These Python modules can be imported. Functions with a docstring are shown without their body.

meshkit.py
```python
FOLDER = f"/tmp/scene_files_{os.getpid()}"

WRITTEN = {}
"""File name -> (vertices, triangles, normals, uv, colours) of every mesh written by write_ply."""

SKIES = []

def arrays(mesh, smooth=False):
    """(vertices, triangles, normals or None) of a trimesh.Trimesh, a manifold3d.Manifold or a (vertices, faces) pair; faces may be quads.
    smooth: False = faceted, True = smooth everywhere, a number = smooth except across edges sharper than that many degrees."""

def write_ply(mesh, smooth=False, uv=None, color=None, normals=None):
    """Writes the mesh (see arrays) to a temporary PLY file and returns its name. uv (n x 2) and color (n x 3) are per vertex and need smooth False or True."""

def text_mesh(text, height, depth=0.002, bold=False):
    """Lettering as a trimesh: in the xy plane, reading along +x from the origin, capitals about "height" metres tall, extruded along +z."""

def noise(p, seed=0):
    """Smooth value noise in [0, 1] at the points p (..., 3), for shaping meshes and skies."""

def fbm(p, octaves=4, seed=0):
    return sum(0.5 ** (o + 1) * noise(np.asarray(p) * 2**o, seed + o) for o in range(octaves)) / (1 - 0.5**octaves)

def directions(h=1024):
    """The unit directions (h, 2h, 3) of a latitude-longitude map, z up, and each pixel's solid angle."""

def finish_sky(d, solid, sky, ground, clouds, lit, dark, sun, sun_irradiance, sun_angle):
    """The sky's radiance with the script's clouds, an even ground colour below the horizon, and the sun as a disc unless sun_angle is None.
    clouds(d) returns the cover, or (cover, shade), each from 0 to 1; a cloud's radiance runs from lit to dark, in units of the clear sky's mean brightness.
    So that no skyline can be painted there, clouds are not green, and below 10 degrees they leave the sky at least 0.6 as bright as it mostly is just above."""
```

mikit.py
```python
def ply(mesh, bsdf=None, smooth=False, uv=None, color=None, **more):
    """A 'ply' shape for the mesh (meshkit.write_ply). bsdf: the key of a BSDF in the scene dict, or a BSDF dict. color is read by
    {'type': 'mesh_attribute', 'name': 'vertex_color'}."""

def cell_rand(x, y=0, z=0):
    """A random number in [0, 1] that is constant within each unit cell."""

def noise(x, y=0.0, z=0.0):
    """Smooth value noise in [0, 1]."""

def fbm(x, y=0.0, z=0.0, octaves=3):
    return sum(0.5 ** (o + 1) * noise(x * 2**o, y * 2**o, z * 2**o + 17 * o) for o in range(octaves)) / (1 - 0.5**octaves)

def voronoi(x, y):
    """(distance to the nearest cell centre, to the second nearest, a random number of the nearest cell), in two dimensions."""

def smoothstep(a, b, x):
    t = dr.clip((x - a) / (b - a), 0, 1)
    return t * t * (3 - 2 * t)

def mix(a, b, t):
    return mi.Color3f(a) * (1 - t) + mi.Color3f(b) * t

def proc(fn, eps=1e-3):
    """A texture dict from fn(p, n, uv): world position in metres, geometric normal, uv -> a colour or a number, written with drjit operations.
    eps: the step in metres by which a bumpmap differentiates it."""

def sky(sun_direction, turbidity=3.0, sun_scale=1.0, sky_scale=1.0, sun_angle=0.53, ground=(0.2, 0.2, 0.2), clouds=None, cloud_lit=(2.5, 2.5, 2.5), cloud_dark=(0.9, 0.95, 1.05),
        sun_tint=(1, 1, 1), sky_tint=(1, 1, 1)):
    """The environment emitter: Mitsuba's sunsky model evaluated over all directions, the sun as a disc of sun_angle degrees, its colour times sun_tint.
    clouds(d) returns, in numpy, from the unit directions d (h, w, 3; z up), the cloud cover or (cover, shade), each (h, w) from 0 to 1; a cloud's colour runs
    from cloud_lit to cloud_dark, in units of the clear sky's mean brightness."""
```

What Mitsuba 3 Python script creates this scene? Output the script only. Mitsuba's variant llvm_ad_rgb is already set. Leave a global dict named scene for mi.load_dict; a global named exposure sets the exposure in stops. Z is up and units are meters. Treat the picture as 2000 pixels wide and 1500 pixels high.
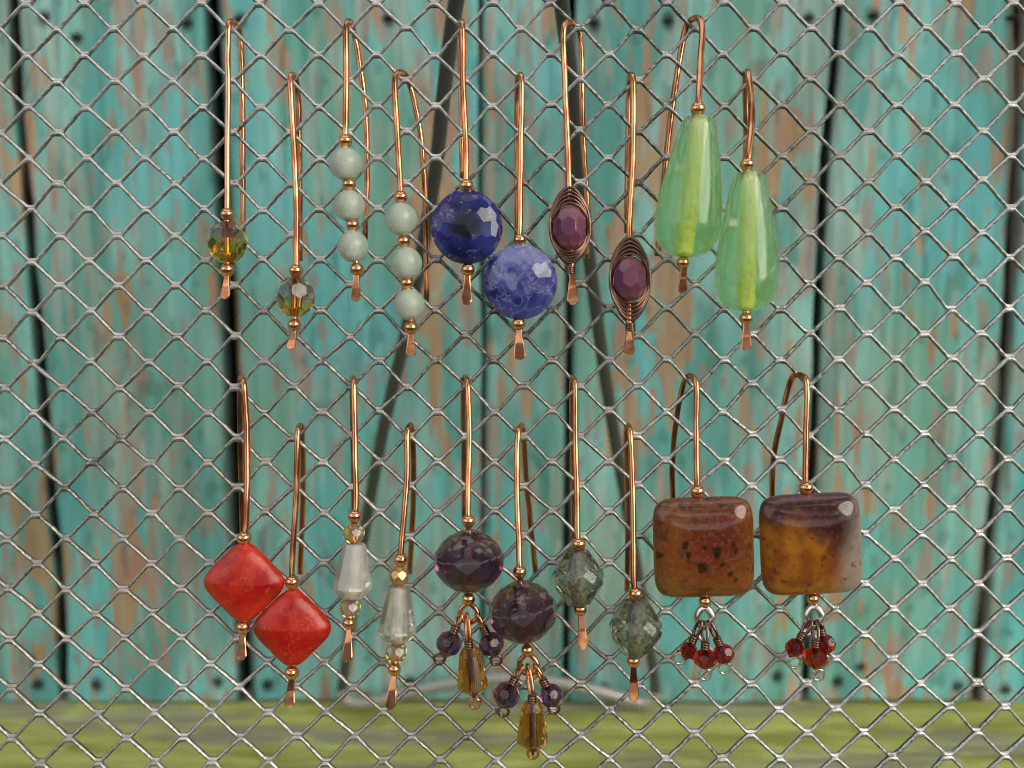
import math
import numpy as np
import trimesh
import manifold3d
import drjit as dr
import mitsuba as mi
import mikit
import meshkit
from mikit import proc, noise, fbm, smoothstep, mix
from scipy.spatial import HalfspaceIntersection, ConvexHull

T = mi.ScalarTransform4f
scene, labels = {}, {}

# ---------------------------------------------------------------- camera, light, exposure
EYE_HEIGHT, PITCH = 0.183, math.radians(7)
AIM = [0, math.cos(PITCH), EYE_HEIGHT - math.sin(PITCH)]
scene['camera'] = {'type': 'thinlens', 'fov': 59.21, 'fov_axis': 'x', 'aperture_radius': 0.0019, 'focus_distance': 0.217,
                   'near_clip': 0.01, 'far_clip': 50.0,
                   'to_world': T().look_at(origin=[0, 0, EYE_HEIGHT], target=AIM, up=[0, 0, 1])}


def clouds(d):
    n = meshkit.fbm(d * [3.0, 3.0, 4.2] + 5.3, 4)
    s = np.clip((n - 0.42) / 0.15, 0, 1)
    return np.ones(d.shape[:2]), s * s * (3 - 2 * s)


scene['sky'] = mikit.sky([0.72, -0.68, 0.42], turbidity=3, sun_scale=0.3, sun_angle=38, sun_tint=(0.80, 0.98, 1.28), sky_tint=(0.97, 1.0, 1.03), ground=(0.085, 0.08, 0.075),
                         clouds=clouds, cloud_lit=(2.5, 2.47, 2.42), cloud_dark=(0.30, 0.315, 0.345))
exposure = 2.65

# ---------------------------------------------------------------- measured layout
# EARRINGS are in millimetres on the mesh panel (u right, v up, w out of the panel, towards its front); the rest is in metres.
EARRINGS = [
    {'label': 'copper earring with smoky olive faceted glass bead, the higher of the olive pair', 'front': [(-66.93, 86.24, 2.5), (-67.04, 67.16, 4.16), (-66.81, 41.45, 6.43)], 'back': [(-65.83, 86.17, -2.0), (-66.07, 69.52, -4.25), (-67.1, 37.3, -7.2)], 'items': [('copper', (-66.82, 40.37, 6.43), 3.131, 3.131), ('olive', (-66.91, 33.89, 6.43), 9.16, 10.124), ('copper', (-67.0, 27.41, 6.43), 3.257, 3.257), ('paddle', (-67.02, 26.08, 6.43), (-67.28, 20.47, 5.83), 2.292)], 'r': 0.709},
    {'label': 'copper earring with clear olive faceted glass bead, the lower of the olive pair', 'front': [(-52.47, 73.65, 2.5), (-51.47, 55.1, 4.05), (-50.86, 40.38, 5.29), (-50.76, 28.2, 6.32)], 'back': [(-52.05, 73.19, -2.0), (-52.17, 57.02, -4.45), (-52.96, 30.86, -7.2)], 'items': [('copper', (-50.89, 27.12, 6.32), 3.261, 3.261), ('olive2', (-51.08, 20.97, 6.32), 8.944, 9.911), ('copper', (-51.4, 14.34, 6.32), 3.145, 3.145), ('paddle', (-51.41, 13.13, 6.32), (-51.97, 8.54, 5.72), 2.178)], 'r': 0.709},
    {'label': 'copper earring with three pale green jade balls, the higher of the jade pair', 'front': [(-39.05, 85.95, 2.5), (-39.03, 73.16, 4.0), (-38.99, 58.88, 5.7)], 'back': [(-38.22, 86.37, -2.0), (-35.88, 70.52, -3.61), (-35.58, 54.53, -4.78), (-36.44, 35.76, -6.0)], 'items': [('copper', (-39.01, 57.69, 5.7), 3.138, 3.138), ('jade', (-39.06, 52.29, 5.69), 7.729, 7.729), ('copper', (-38.26, 47.49, 5.7), 3.142, 3.142), ('jade', (-38.31, 42.44, 5.69), 7.376, 7.376), ('copper', (-37.5, 37.98, 5.7), 3.146, 3.146), ('jade', (-37.55, 32.92, 5.7), 7.386, 7.386), ('copper', (-36.64, 27.49, 5.69), 3.272, 3.272), ('paddle', (-36.65, 26.16, 5.7), (-36.68, 19.79, 5.1), 2.424)], 'r': 0.709},
    {'label': 'copper earring with three pale green jade balls, the lower one, beside the navy stone', 'front': [(-27.57, 73.35, 2.5), (-27.01, 59.86, 4.05), (-26.08, 45.65, 5.7)], 'back': [(-25.0, 74.24, -2.0), (-22.79, 65.33, -2.97), (-21.36, 50.57, -4.1), (-21.24, 20.41, -6.0)], 'items': [('copper', (-26.09, 44.44, 5.7), 3.144, 3.144), ('jade', (-26.13, 39.27, 5.7), 7.745, 7.745), ('copper', (-25.44, 34.08, 5.7), 3.028, 3.028), ('jade', (-25.0, 28.89, 5.7), 7.635, 7.635), ('copper', (-24.8, 24.18, 5.7), 3.153, 3.153), ('jade', (-24.35, 19.09, 5.7), 7.403, 7.403), ('copper', (-23.91, 13.64, 5.7), 3.4, 3.4), ('paddle', (-23.92, 12.18, 5.7), (-23.78, 6.84, 5.1), 2.429)], 'r': 0.709},
    {'label': 'copper earring with round dark navy faceted stone with a painted dark reflection at its centre', 'front': [(-11.48, 86.15, 2.5), (-11.4, 73.28, 3.42), (-10.82, 59.73, 4.4), (-10.61, 48.7, 5.19)], 'back': [(-12.2, 86.07, -2.0), (-12.19, 69.6, -4.96), (-12.16, 51.18, -7.3)], 'items': [('copper', (-10.62, 47.14, 5.19), 3.274, 3.274), ('sodalite', (-10.56, 37.36, 5.19), 16.875, 17.361), ('copper', (-10.37, 27.32, 5.19), 3.282, 3.282), ('paddle', (-10.5, 25.98, 5.19), (-10.69, 18.86, 4.59), 2.432)], 'r': 0.709},
    {'label': 'copper earring with round lighter blue faceted stone with cloudy pale veins', 'front': [(2.51, 73.53, 2.5), (2.29, 54.99, 3.85), (1.94, 35.37, 5.3)], 'back': [(1.71, 72.94, -2.0), (1.56, 56.93, -4.75), (1.37, 35.8, -7.3)], 'items': [('copper', (1.94, 34.28, 5.3), 3.158, 3.158), ('sodalite2', (2.02, 24.35, 5.3), 17.389, 17.754), ('copper', (1.61, 14.4, 5.3), 3.288, 3.288), ('paddle', (1.6, 12.94, 5.3), (1.83, 5.87, 4.7), 2.679)], 'r': 0.709},
    {'label': 'copper earring with oval mauve bead caged in dark wire, the higher of two', 'front': [(12.95, 85.62, 2.5), (13.04, 67.0, 4.04), (13.73, 47.09, 5.71)], 'back': [(16.75, 86.02, -2.0), (17.74, 63.0, -4.02), (18.95, 44.35, -5.23), (18.87, 31.11, -6.0)], 'items': [('wrapped', (13.82, 36.96, 5.71), 7.758, 11.152, (13.85, 46.97, 5.71), (14.04, 26.33, 5.71)), ('paddle', (14.28, 26.09, 5.71), (14.43, 18.73, 5.11), 2.671)], 'r': 0.709},
    {'label': 'copper earring with oval mauve bead caged in dark wire, the lower of two', 'front': [(29.22, 73.47, 2.5), (28.99, 54.87, 4.06), (27.89, 35.22, 5.72)], 'back': [(28.98, 72.88, -2.0), (28.96, 54.33, -4.72), (28.93, 37.52, -6.5)], 'items': [('wrapped', (28.01, 24.94, 5.72), 7.774, 11.175, (28.01, 35.1, 5.72), (28.24, 12.69, 5.72)), ('paddle', (27.75, 12.69, 5.72), (27.59, 6.98, 5.12), 2.677)], 'r': 0.709},
    {'label': 'copper earring with long glossy green glass drop, the higher of the green pair', 'front': [(45.52, 86.53, 2.5), (44.48, 75.67, 6.82), (43.03, 64.5, 11.42)], 'back': [(42.99, 86.96, -2.0), (40.85, 75.21, -3.19), (38.58, 56.77, -4.49), (36.55, 31.68, -6.0)], 'items': [('copper', (42.91, 63.34, 11.42), 3.412, 3.412), ('drop', (41.52, 45.56, 11.42), 15.097, 32.553, 6.4), ('copper', (39.53, 28.17, 11.42), 2.955, 2.955), ('paddle', (39.65, 26.99, 11.42), (39.06, 21.02, 10.82), 2.128)], 'r': 0.771},
    {'label': 'copper earring with long glossy green glass drop, the lower of the green pair', 'front': [(56.84, 74.14, 2.5), (56.74, 64.52, 6.12), (54.59, 51.81, 11.07)], 'back': [(57.42, 73.56, -2.0), (58.35, 62.99, -4.4), (58.55, 53.25, -6.0)], 'items': [('copper', (54.36, 50.75, 11.07), 3.189, 3.189), ('drop', (54.53, 32.99, 11.07), 14.445, 32.205, 1.2), ('copper', (54.23, 15.26, 11.07), 3.086, 3.086), ('paddle', (54.23, 13.96, 11.07), (53.93, 7.8, 10.47), 2.374)], 'r': 0.801},
    {'label': 'copper earring with bright red puffed diamond stone, the higher of the red pair', 'front': [(-64.63, 0.74, 2.5), (-63.9, -8.22, 3.3), (-63.53, -17.99, 4.17), (-63.8, -34.96, 5.69)], 'back': [(-66.84, -1.01, -2.0), (-67.82, -19.02, -5.0), (-68.23, -38.11, -7.3)], 'items': [('copper', (-64.06, -36.31, 5.69), 3.419, 3.419), ('red', (-64.2, -46.88, 5.69), 19.318, 18.584), ('copper', (-64.58, -57.72, 5.69), 3.306, 3.306), ('paddle', (-64.6, -59.08, 5.69), (-64.73, -65.21, 5.09), 2.449)], 'r': 0.709},
    {'label': 'copper earring with red puffed diamond stone, the lower of the red pair', 'front': [(-51.71, -11.06, 2.5), (-51.95, -25.5, 3.78), (-52.57, -37.65, 4.86), (-52.86, -45.62, 5.58)], 'back': [(-51.76, -13.19, -2.0), (-52.19, -26.71, -4.37), (-53.79, -47.9, -7.0)], 'items': [('copper', (-52.75, -46.98, 5.58), 3.427, 3.427), ('red', (-52.88, -57.96, 5.58), 18.751, 18.629), ('copper', (-53.12, -68.84, 5.58), 3.436, 3.436), ('paddle', (-53.14, -70.21, 5.58), (-53.48, -76.89, 4.98), 2.455)], 'r': 0.709},
    {'label': 'copper earring with milky white cone bead between two small clear beads', 'front': [(-38.15, 0.62, 2.5), (-37.7, -14.4, 4.57), (-37.24, -29.78, 6.73)], 'back': [(-39.3, -1.13, -2.0), (-39.6, -15.26, -4.46), (-39.99, -32.29, -6.6)], 'items': [('copper', (-37.5, -31.0, 6.73), 3.281, 3.281), ('tiny', (-37.78, -35.15, 6.73), 5.107, 4.864), ('cone', (-37.98, -44.08, 6.73), 9.739, 13.148), ('tiny2', (-38.8, -52.91, 6.73), 4.875, 5.119), ('copper', (-39.08, -56.59, 6.73), 3.17, 3.17), ('paddle', (-39.09, -57.82, 6.73), (-39.39, -65.41, 6.13), 2.439)], 'r': 0.709},
    {'label': 'copper earring with clear white cone bead under a small gold bead', 'front': [(-25.29, -11.07, 2.5), (-25.34, -21.91, 4.01), (-26.11, -32.75, 5.55), (-26.66, -40.26, 6.62)], 'back': [(-24.54, -13.33, -2.0), (-24.62, -26.85, -4.28), (-26.07, -48.02, -6.8)], 'items': [('copper', (-26.66, -41.48, 6.62), 3.289, 3.289), ('tinygold', (-27.06, -45.41, 6.62), 4.387, 4.875), ('cone2', (-27.5, -54.61, 6.62), 9.517, 13.422), ('tiny2', (-27.94, -63.72, 6.62), 4.886, 5.375), ('copper', (-28.46, -67.79, 6.62), 3.178, 3.178), ('paddle', (-28.47, -69.14, 6.62), (-29.22, -76.66, 6.02), 2.445)], 'r': 0.709},
    {'label': 'copper earring with violet glass bead and dangling beads, the higher of the violet pair', 'front': [(-10.76, 0.62, 2.5), (-10.22, -11.99, 5.63), (-10.41, -22.64, 8.33), (-10.49, -30.52, 10.37)], 'back': [(-11.97, -1.26, -2.0), (-12.07, -16.72, -4.78), (-12.14, -33.82, -7.0)], 'items': [('copper', (-10.38, -31.72, 10.37), 3.229, 3.229), ('urn', (-10.32, -41.1, 10.37), 16.643, 15.326), ('copper', (-10.49, -50.02, 10.37), 3.117, 3.117), ('ring', (-10.39, -53.29, 10.37), 5.277, 5.037), ('dangle', 'violet', (-15.08, -60.39, 10.77), 5.99, 5.75, (-17.38, -64.0, 10.77), (-12.28, -53.73, 10.87)), ('dangle', 'violet', (-5.14, -60.57, 10.77), 5.992, 5.513, (-4.08, -64.33, 10.77), (-8.45, -53.76, 10.87)), ('dangle', 'amber', (-9.78, -66.56, 12.57), 6.777, 11.652, (-9.11, -73.9, 12.57), (-10.85, -53.74, 10.87))], 'r': 0.709},
    {'label': 'copper earring with violet glass bead and dangling beads, the lower of the violet pair', 'front': [(1.42, -11.33, 2.5), (1.06, -25.48, 5.93), (1.35, -36.0, 8.55), (1.54, -42.54, 10.21)], 'back': [(2.86, -13.47, -2.0), (3.74, -26.95, -3.87), (5.9, -48.68, -6.0)], 'items': [('copper', (1.53, -43.74, 10.21), 3.238, 3.238), ('urn2', (2.21, -53.17, 10.21), 16.33, 15.129), ('copper', (3.26, -62.27, 10.21), 3.006, 3.006), ('ring', (3.48, -65.55, 10.21), 5.292, 5.292), ('dangle', 'violet', (-1.72, -72.65, 10.61), 6.248, 6.007, (-2.46, -76.65, 10.61), (1.79, -65.97, 10.71)), ('dangle', 'violet', (8.73, -72.85, 10.61), 5.529, 5.288, (9.45, -76.01, 10.61), (5.15, -65.99, 10.71)), ('dangle', 'amber', (4.33, -79.6, 12.41), 6.917, 11.926, (4.42, -85.88, 12.41), (3.35, -65.98, 10.71))], 'r': 0.709},
    {'label': 'copper earring with grey green double cone glass bead, the higher of two', 'front': [(15.19, 0.25, 2.5), (15.11, -14.66, 4.64), (15.33, -25.51, 6.22), (15.29, -36.58, 7.85)], 'back': [(14.78, -1.64, -2.0), (15.18, -19.41, -4.63), (15.55, -39.8, -6.8)], 'items': [('copper', (15.53, -37.8, 7.85), 3.394, 3.394), ('bicone', (15.39, -45.73, 7.85), 11.892, 13.59), ('copper', (15.86, -53.32, 7.85), 3.28, 3.28), ('paddle', (15.98, -54.67, 7.85), (16.38, -62.21, 7.25), 2.43)], 'r': 0.709},
    {'label': 'copper earring with grey green double cone glass bead, the lower of two', 'front': [(28.42, -11.34, 2.5), (28.82, -22.2, 4.08), (28.78, -35.43, 6.04), (28.73, -48.47, 7.99)], 'back': [(28.16, -13.6, -2.0), (28.89, -32.35, -4.68), (29.03, -52.93, -6.8)], 'items': [('copper', (28.98, -49.7, 7.99), 3.399, 3.399), ('bicone', (29.09, -57.77, 7.99), 12.152, 13.367), ('copper', (28.48, -65.74, 7.99), 3.284, 3.284), ('paddle', (28.48, -67.09, 7.99), (28.44, -75.07, 7.39), 2.433)], 'r': 0.709},
    {'label': 'copper earring with square brown agate spotted with black, red beads dangling', 'front': [(44.41, 0.36, 2.5), (44.24, -12.41, 3.99), (44.2, -24.56, 5.43)], 'back': [(42.71, 0.76, -2.0), (41.17, -6.64, -3.18), (40.17, -19.54, -4.62), (40.57, -33.94, -6.0)], 'items': [('copper', (44.2, -25.79, 5.43), 3.43, 3.43), ('agate', (45.69, -39.1, 5.43), 24.056, 24.056, 1.5), ('copper', (46.08, -52.33, 5.43), 3.074, 3.074), ('silver', (45.96, -56.18, 5.43), 4.551, 5.412), ('dangle', 'garnet', (42.07, -64.08, 5.83), 3.933, 4.424, (39.98, -65.93, 5.83), (44.87, -57.26, 5.93)), ('dangle', 'garnet', (50.45, -64.89, 5.83), 4.918, 4.918, (50.7, -68.36, 5.83), (47.09, -57.27, 5.93)), ('dangle', 'garnet', (45.62, -65.49, 7.63), 5.608, 4.633, (45.62, -69.18, 7.63), (45.86, -57.51, 5.93))], 'r': 0.709},
    {'label': 'copper earring with square agate of purple, amber and pale grey, red beads dangling', 'front': [(71.08, 0.86, 2.5), (70.61, -12.53, 4.1), (70.09, -23.83, 5.47)], 'back': [(68.91, 0.63, -2.0), (67.0, -9.33, -3.49), (65.33, -19.67, -4.62), (65.54, -34.09, -6.0)], 'items': [('copper', (70.21, -25.06, 5.47), 3.432, 3.432), ('agate2', (71.39, -38.51, 5.47), 24.315, 23.824, 2.5), ('copper', (72.07, -51.87, 5.47), 2.953, 2.953), ('silver', (72.34, -56.21, 5.47), 4.555, 5.662), ('dangle', 'garnet', (67.56, -63.5, 5.87), 4.181, 4.673, (67.57, -67.1, 5.87), (71.19, -57.42, 5.97)), ('dangle', 'garnet', (74.95, -62.68, 5.87), 4.673, 4.919, (74.48, -66.65, 5.87), (73.28, -57.44, 5.97)), ('dangle', 'garnet', (71.88, -65.29, 7.67), 5.856, 4.88, (72.63, -69.48, 7.67), (72.42, -57.68, 5.97))], 'r': 0.709},
]
SEAMS = [([(-0.1939, 0.3354), (-0.1947, 0.2885), (-0.1957, 0.2499), (-0.1943, 0.2102), (-0.1931, 0.1486), (-0.1927, 0.1061), (-0.1907, 0.0512), (-0.1931, -0.0057)], 0.0032), ([(-0.1185, 0.3354), (-0.1171, 0.2885), (-0.1158, 0.2302), (-0.1151, 0.1694), (-0.1143, 0.1061), (-0.1141, -0.0057)], 0.0039), ([(-0.0127, 0.3354), (-0.0123, 0.2885), (-0.0129, 0.2102), (-0.0114, 0.1611), (-0.0121, 0.1061), (-0.0132, -0.0057)], 0.0009), ([(0.0239, 0.3354), (0.0231, 0.2885), (0.0234, 0.1486), (0.023, 0.0844), (0.023, -0.0057)], 0.0021), ([(0.1293, 0.3354), (0.1278, 0.2885), (0.1249, 0.2302), (0.1244, 0.1694), (0.1245, 0.1061), (0.1255, -0.0057)], 0.0027), ([(0.1959, 0.3354), (0.1975, 0.2885), (0.2004, 0.2262), (0.2014, 0.159), (0.2008, 0.0952), (0.199, 0.04), (0.1986, -0.0057)], 0.0016)]
NAILS = [(-0.1825, 0.2828), (-0.17, 0.2751), (-0.1268, 0.2805), (-0.1062, 0.2818), (-0.0479, 0.2824), (0.0319, 0.2805), (0.0611, 0.2812), (0.1157, 0.2824), (0.1412, 0.2832), (0.1947, 0.2824), (-0.2027, 0.0091), (-0.1776, 0.0093), (-0.1256, 0.0105), (-0.1044, 0.0091), (0.113, 0.0132), (0.1391, 0.0109), (0.1486, 0.0173), (0.1905, 0.0086), (0.2112, 0.0068), (-0.0437, 0.0105), (0.0, 0.01), (0.0393, 0.0082)]
LEGS = [[(-0.0111, 0.243, 0.2718), (-0.0131, 0.2498, 0.2628), (-0.0156, 0.2558, 0.2541), (-0.0194, 0.2672, 0.2361), (-0.0229, 0.2785, 0.2159), (-0.028, 0.2898, 0.1933), (-0.0352, 0.3026, 0.1649), (-0.0439, 0.3147, 0.1352), (-0.0531, 0.3283, 0.0984), (-0.0617, 0.3419, 0.0578), (-0.0678, 0.3517, 0.026), (-0.0706, 0.3559, 0.0119)], [(0.0098, 0.243, 0.2718), (0.0119, 0.2498, 0.2628), (0.0137, 0.2558, 0.2541), (0.0173, 0.2672, 0.2361), (0.0215, 0.283, 0.2071), (0.0265, 0.2966, 0.1787), (0.0317, 0.3087, 0.1504), (0.038, 0.3208, 0.1193), (0.0458, 0.3336, 0.0831), (0.0537, 0.3464, 0.0434), (0.0581, 0.3532, 0.0209), (0.0596, 0.3562, 0.0106)]]
FOOT_BAR = [(-0.0706, 0.3559, 0.0119), (-0.07, 0.357, 0.0071), (-0.0658, 0.357, 0.0051), (-0.0577, 0.357, 0.0055), (-0.0448, 0.357, 0.0091), (-0.0277, 0.357, 0.0131), (-0.0064, 0.357, 0.0158), (0.017, 0.357, 0.0143), (0.0363, 0.357, 0.0102), (0.0491, 0.357, 0.0066), (0.0555, 0.357, 0.0053), (0.0589, 0.357, 0.0066), (0.0596, 0.3562, 0.0106)]
WALL_Y = 0.366
_back = np.array([0, -math.cos(PITCH), math.sin(PITCH)])
_frame = np.stack([[1, 0, 0], [0, math.sin(PITCH), math.cos(PITCH)], _back], 1)      # right, up, out


def _turn(t, y, r):
    cx, sx, cy, sy, cr, sr = np.cos(t), np.sin(t), np.cos(y), np.sin(y), np.cos(r), np.sin(r)
    return np.array([[1, 0, 0], [0, cx, -sx], [0, sx, cx]]) @ np.array([[cy, 0, sy], [0, 1, 0], [-sy, 0, cy]]) @ np.array([[cr, -sr, 0], [sr, cr, 0], [0, 0, 1]])


PANEL = _frame @ _turn(0.02847, 0.00726, 0.00444)          # the panel leans back by about five degrees
PANEL_AT = np.array([0, 0, EYE_HEIGHT]) - _back * 0.220


def to_world(v):
    return np.asarray(v, float) @ PANEL.T / 1000 + PANEL_AT


FACE = [float(x) for x in PANEL @ [0, math.sin(math.radians(30)), math.cos(math.radians(30))]]          # the way the strands' flat sides face

# ---------------------------------------------------------------- helpers
_count = {}


def free_key(name):
    n = _count.get(name, 0)
    _count[name] = n + 1
    return name if n == 0 else f'{name}_{n:03d}'


def add(key, mesh, bsdf, smooth=False, world=False, color=None, **more):
    key = free_key(key)
    v, f = (np.asarray(mesh.vertices, float), np.asarray(mesh.faces)) if hasattr(mesh, 'faces') else mesh
    v = v if world else to_world(v)
    scene[key] = mikit.ply(trimesh.Trimesh(v, f, process=False), bsdf, smooth=smooth, color=color, **more)
    return key


def spline(pts, n=8):
    p = np.asarray(pts, float)
    if len(p) < 3:
        return np.array([p[0] + (p[1] - p[0]) * t for t in np.linspace(0, 1, n + 1)])
    q = np.vstack([2 * p[0] - p[1], p, 2 * p[-1] - p[-2]])
    out = []
    for i in range(1, len(q) - 2):
        a, b, c, d = q[i - 1:i + 3]
        t1 = max(np.linalg.norm(b - a), 1e-6) ** .5
        t2 = t1 + max(np.linalg.norm(c - b), 1e-6) ** .5
        t3 = t2 + max(np.linalg.norm(d - c), 1e-6) ** .5
        for t in np.linspace(t1, t2, n, endpoint=False):
            A1 = (t1 - t) / t1 * a + t / t1 * b
            A2 = (t2 - t) / (t2 - t1) * b + (t - t1) / (t2 - t1) * c
            A3 = (t3 - t) / (t3 - t2) * c + (t - t2) / (t3 - t2) * d
            B1 = (t2 - t) / t2 * A1 + t / t2 * A2
            B2 = (t3 - t) / (t3 - t1) * A2 + (t - t1) / (t3 - t1) * A3
            out.append((t2 - t) / (t2 - t1) * B1 + (t - t1) / (t2 - t1) * B2)
    out.append(p[-1])
    return np.array(out)


def tube(path, radius, n=12, closed=False, section=None):
    """A tube along the path; radius a number or one per point; section: optional (m, 2) outline that replaces the circle."""
    p = np.asarray(path, float)
    m = len(p)
    r = np.broadcast_to(radius, m)
    tan = np.roll(p, -1, 0) - np.roll(p, 1, 0)
    if not closed:
        tan[0], tan[-1] = p[1] - p[0], p[-1] - p[-2]
    tan /= np.linalg.norm(tan, axis=1, keepdims=True) + 1e-12
    ref = np.array([0, 0, 1.0]) if abs(tan[0][2]) < .9 else np.array([1.0, 0, 0])
    e1 = np.cross(tan[0], ref)
    e1 /= np.linalg.norm(e1)
    ang = np.arange(n) * 2 * np.pi / n
    outline = np.stack([np.cos(ang), np.sin(ang)], 1) if section is None else np.asarray(section, float)
    n = len(outline)
    V = []
    for i in range(m):
        e1 = e1 - tan[i] * (e1 @ tan[i])
        e1 /= np.linalg.norm(e1)
        e2 = np.cross(tan[i], e1)
        V.append(p[i] + r[i] * (outline[:, :1] * e1 + outline[:, 1:] * e2))
    V = np.vstack(V)
    k = np.arange(n)
    F = []
    for i in range(m if closed else m - 1):
        a, b = i * n, ((i + 1) % m) * n
        F += [np.stack([a + k, a + (k + 1) % n, b + (k + 1) % n], 1), np.stack([a + k, b + (k + 1) % n, b + k], 1)]
    if not closed:
        V = np.vstack([V, p[0], p[-1]])
        F += [np.stack([a * 0 + len(V) - 2, (k + 1) % n, k], 1) if False else np.stack([np.full(n, len(V) - 2), (k + 1) % n, k], 1),
              np.stack([np.full(n, len(V) - 1), (m - 1) * n + k, (m - 1) * n + (k + 1) % n], 1)]
    return trimesh.Trimesh(V, np.vstack(F), process=False)


def lathe(profile, n=32):
    """Turned about the local y axis; profile (radius, y) from bottom to top, ends on or near the axis."""
    p = np.asarray(profile, float)
    a = np.arange(n) * 2 * np.pi / n
    V = np.stack([p[:, None, 0] * np.sin(a), np.repeat(p[:, 1:], n, 1), p[:, None, 0] * np.cos(a)], -1).reshape(-1, 3)
    k, F = np.arange(n), []
    for i in range(len(p) - 1):
        b, t = i * n, (i + 1) * n
        F += [np.stack([b + k, b + (k + 1) % n, t + (k + 1) % n], 1), np.stack([b + k, t + (k + 1) % n, t + k], 1)]
    V = np.vstack([V, [0, p[0, 1], 0], [0, p[-1, 1], 0]])
    F += [np.stack([np.full(n, len(V) - 2), (k + 1) % n, k], 1), np.stack([np.full(n, len(V) - 1), (len(p) - 1) * n + k, (len(p) - 1) * n + (k + 1) % n], 1)]
    return trimesh.Trimesh(V, np.vstack(F), process=False)


def polytope(normals, dist):
    """The cut stone bounded by the planes normals . x <= dist."""
    n = np.asarray(normals, float)
    n /= np.linalg.norm(n, axis=1, keepdims=True)
    hs = HalfspaceIntersection(np.hstack([n, -np.asarray(dist, float)[:, None]]), np.zeros(3))
    pts = np.unique(np.round(hs.intersections, 5), axis=0)
    h = ConvexHull(pts)
    m = trimesh.Trimesh(pts, h.simplices, process=False)
    c = m.triangles.mean(1)
    flip = np.einsum('ij,ij->i', np.cross(m.triangles[:, 1] - m.triangles[:, 0], m.triangles[:, 2] - m.triangles[:, 0]), c) < 0
    f = m.faces.copy()
    f[flip] = f[flip][:, ::-1]
    keep = trimesh.Trimesh(pts, f, process=False).area_faces > 1e-9
    return trimesh.Trimesh(pts, f[keep], process=False)


def rings(spec, axis='y'):
    """spec: (tilt from the equator in degrees, count, phase)."""
    out = []
    for lat, n, ph in spec:
        for a in (np.arange(n) + ph) * 2 * np.pi / n:
            l = math.radians(lat)
            v = [math.cos(l) * math.sin(a), math.sin(l), math.cos(l) * math.cos(a)]
            out.append(v if axis == 'y' else [v[0], v[2], v[1]])
    return np.array(out)


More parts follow.
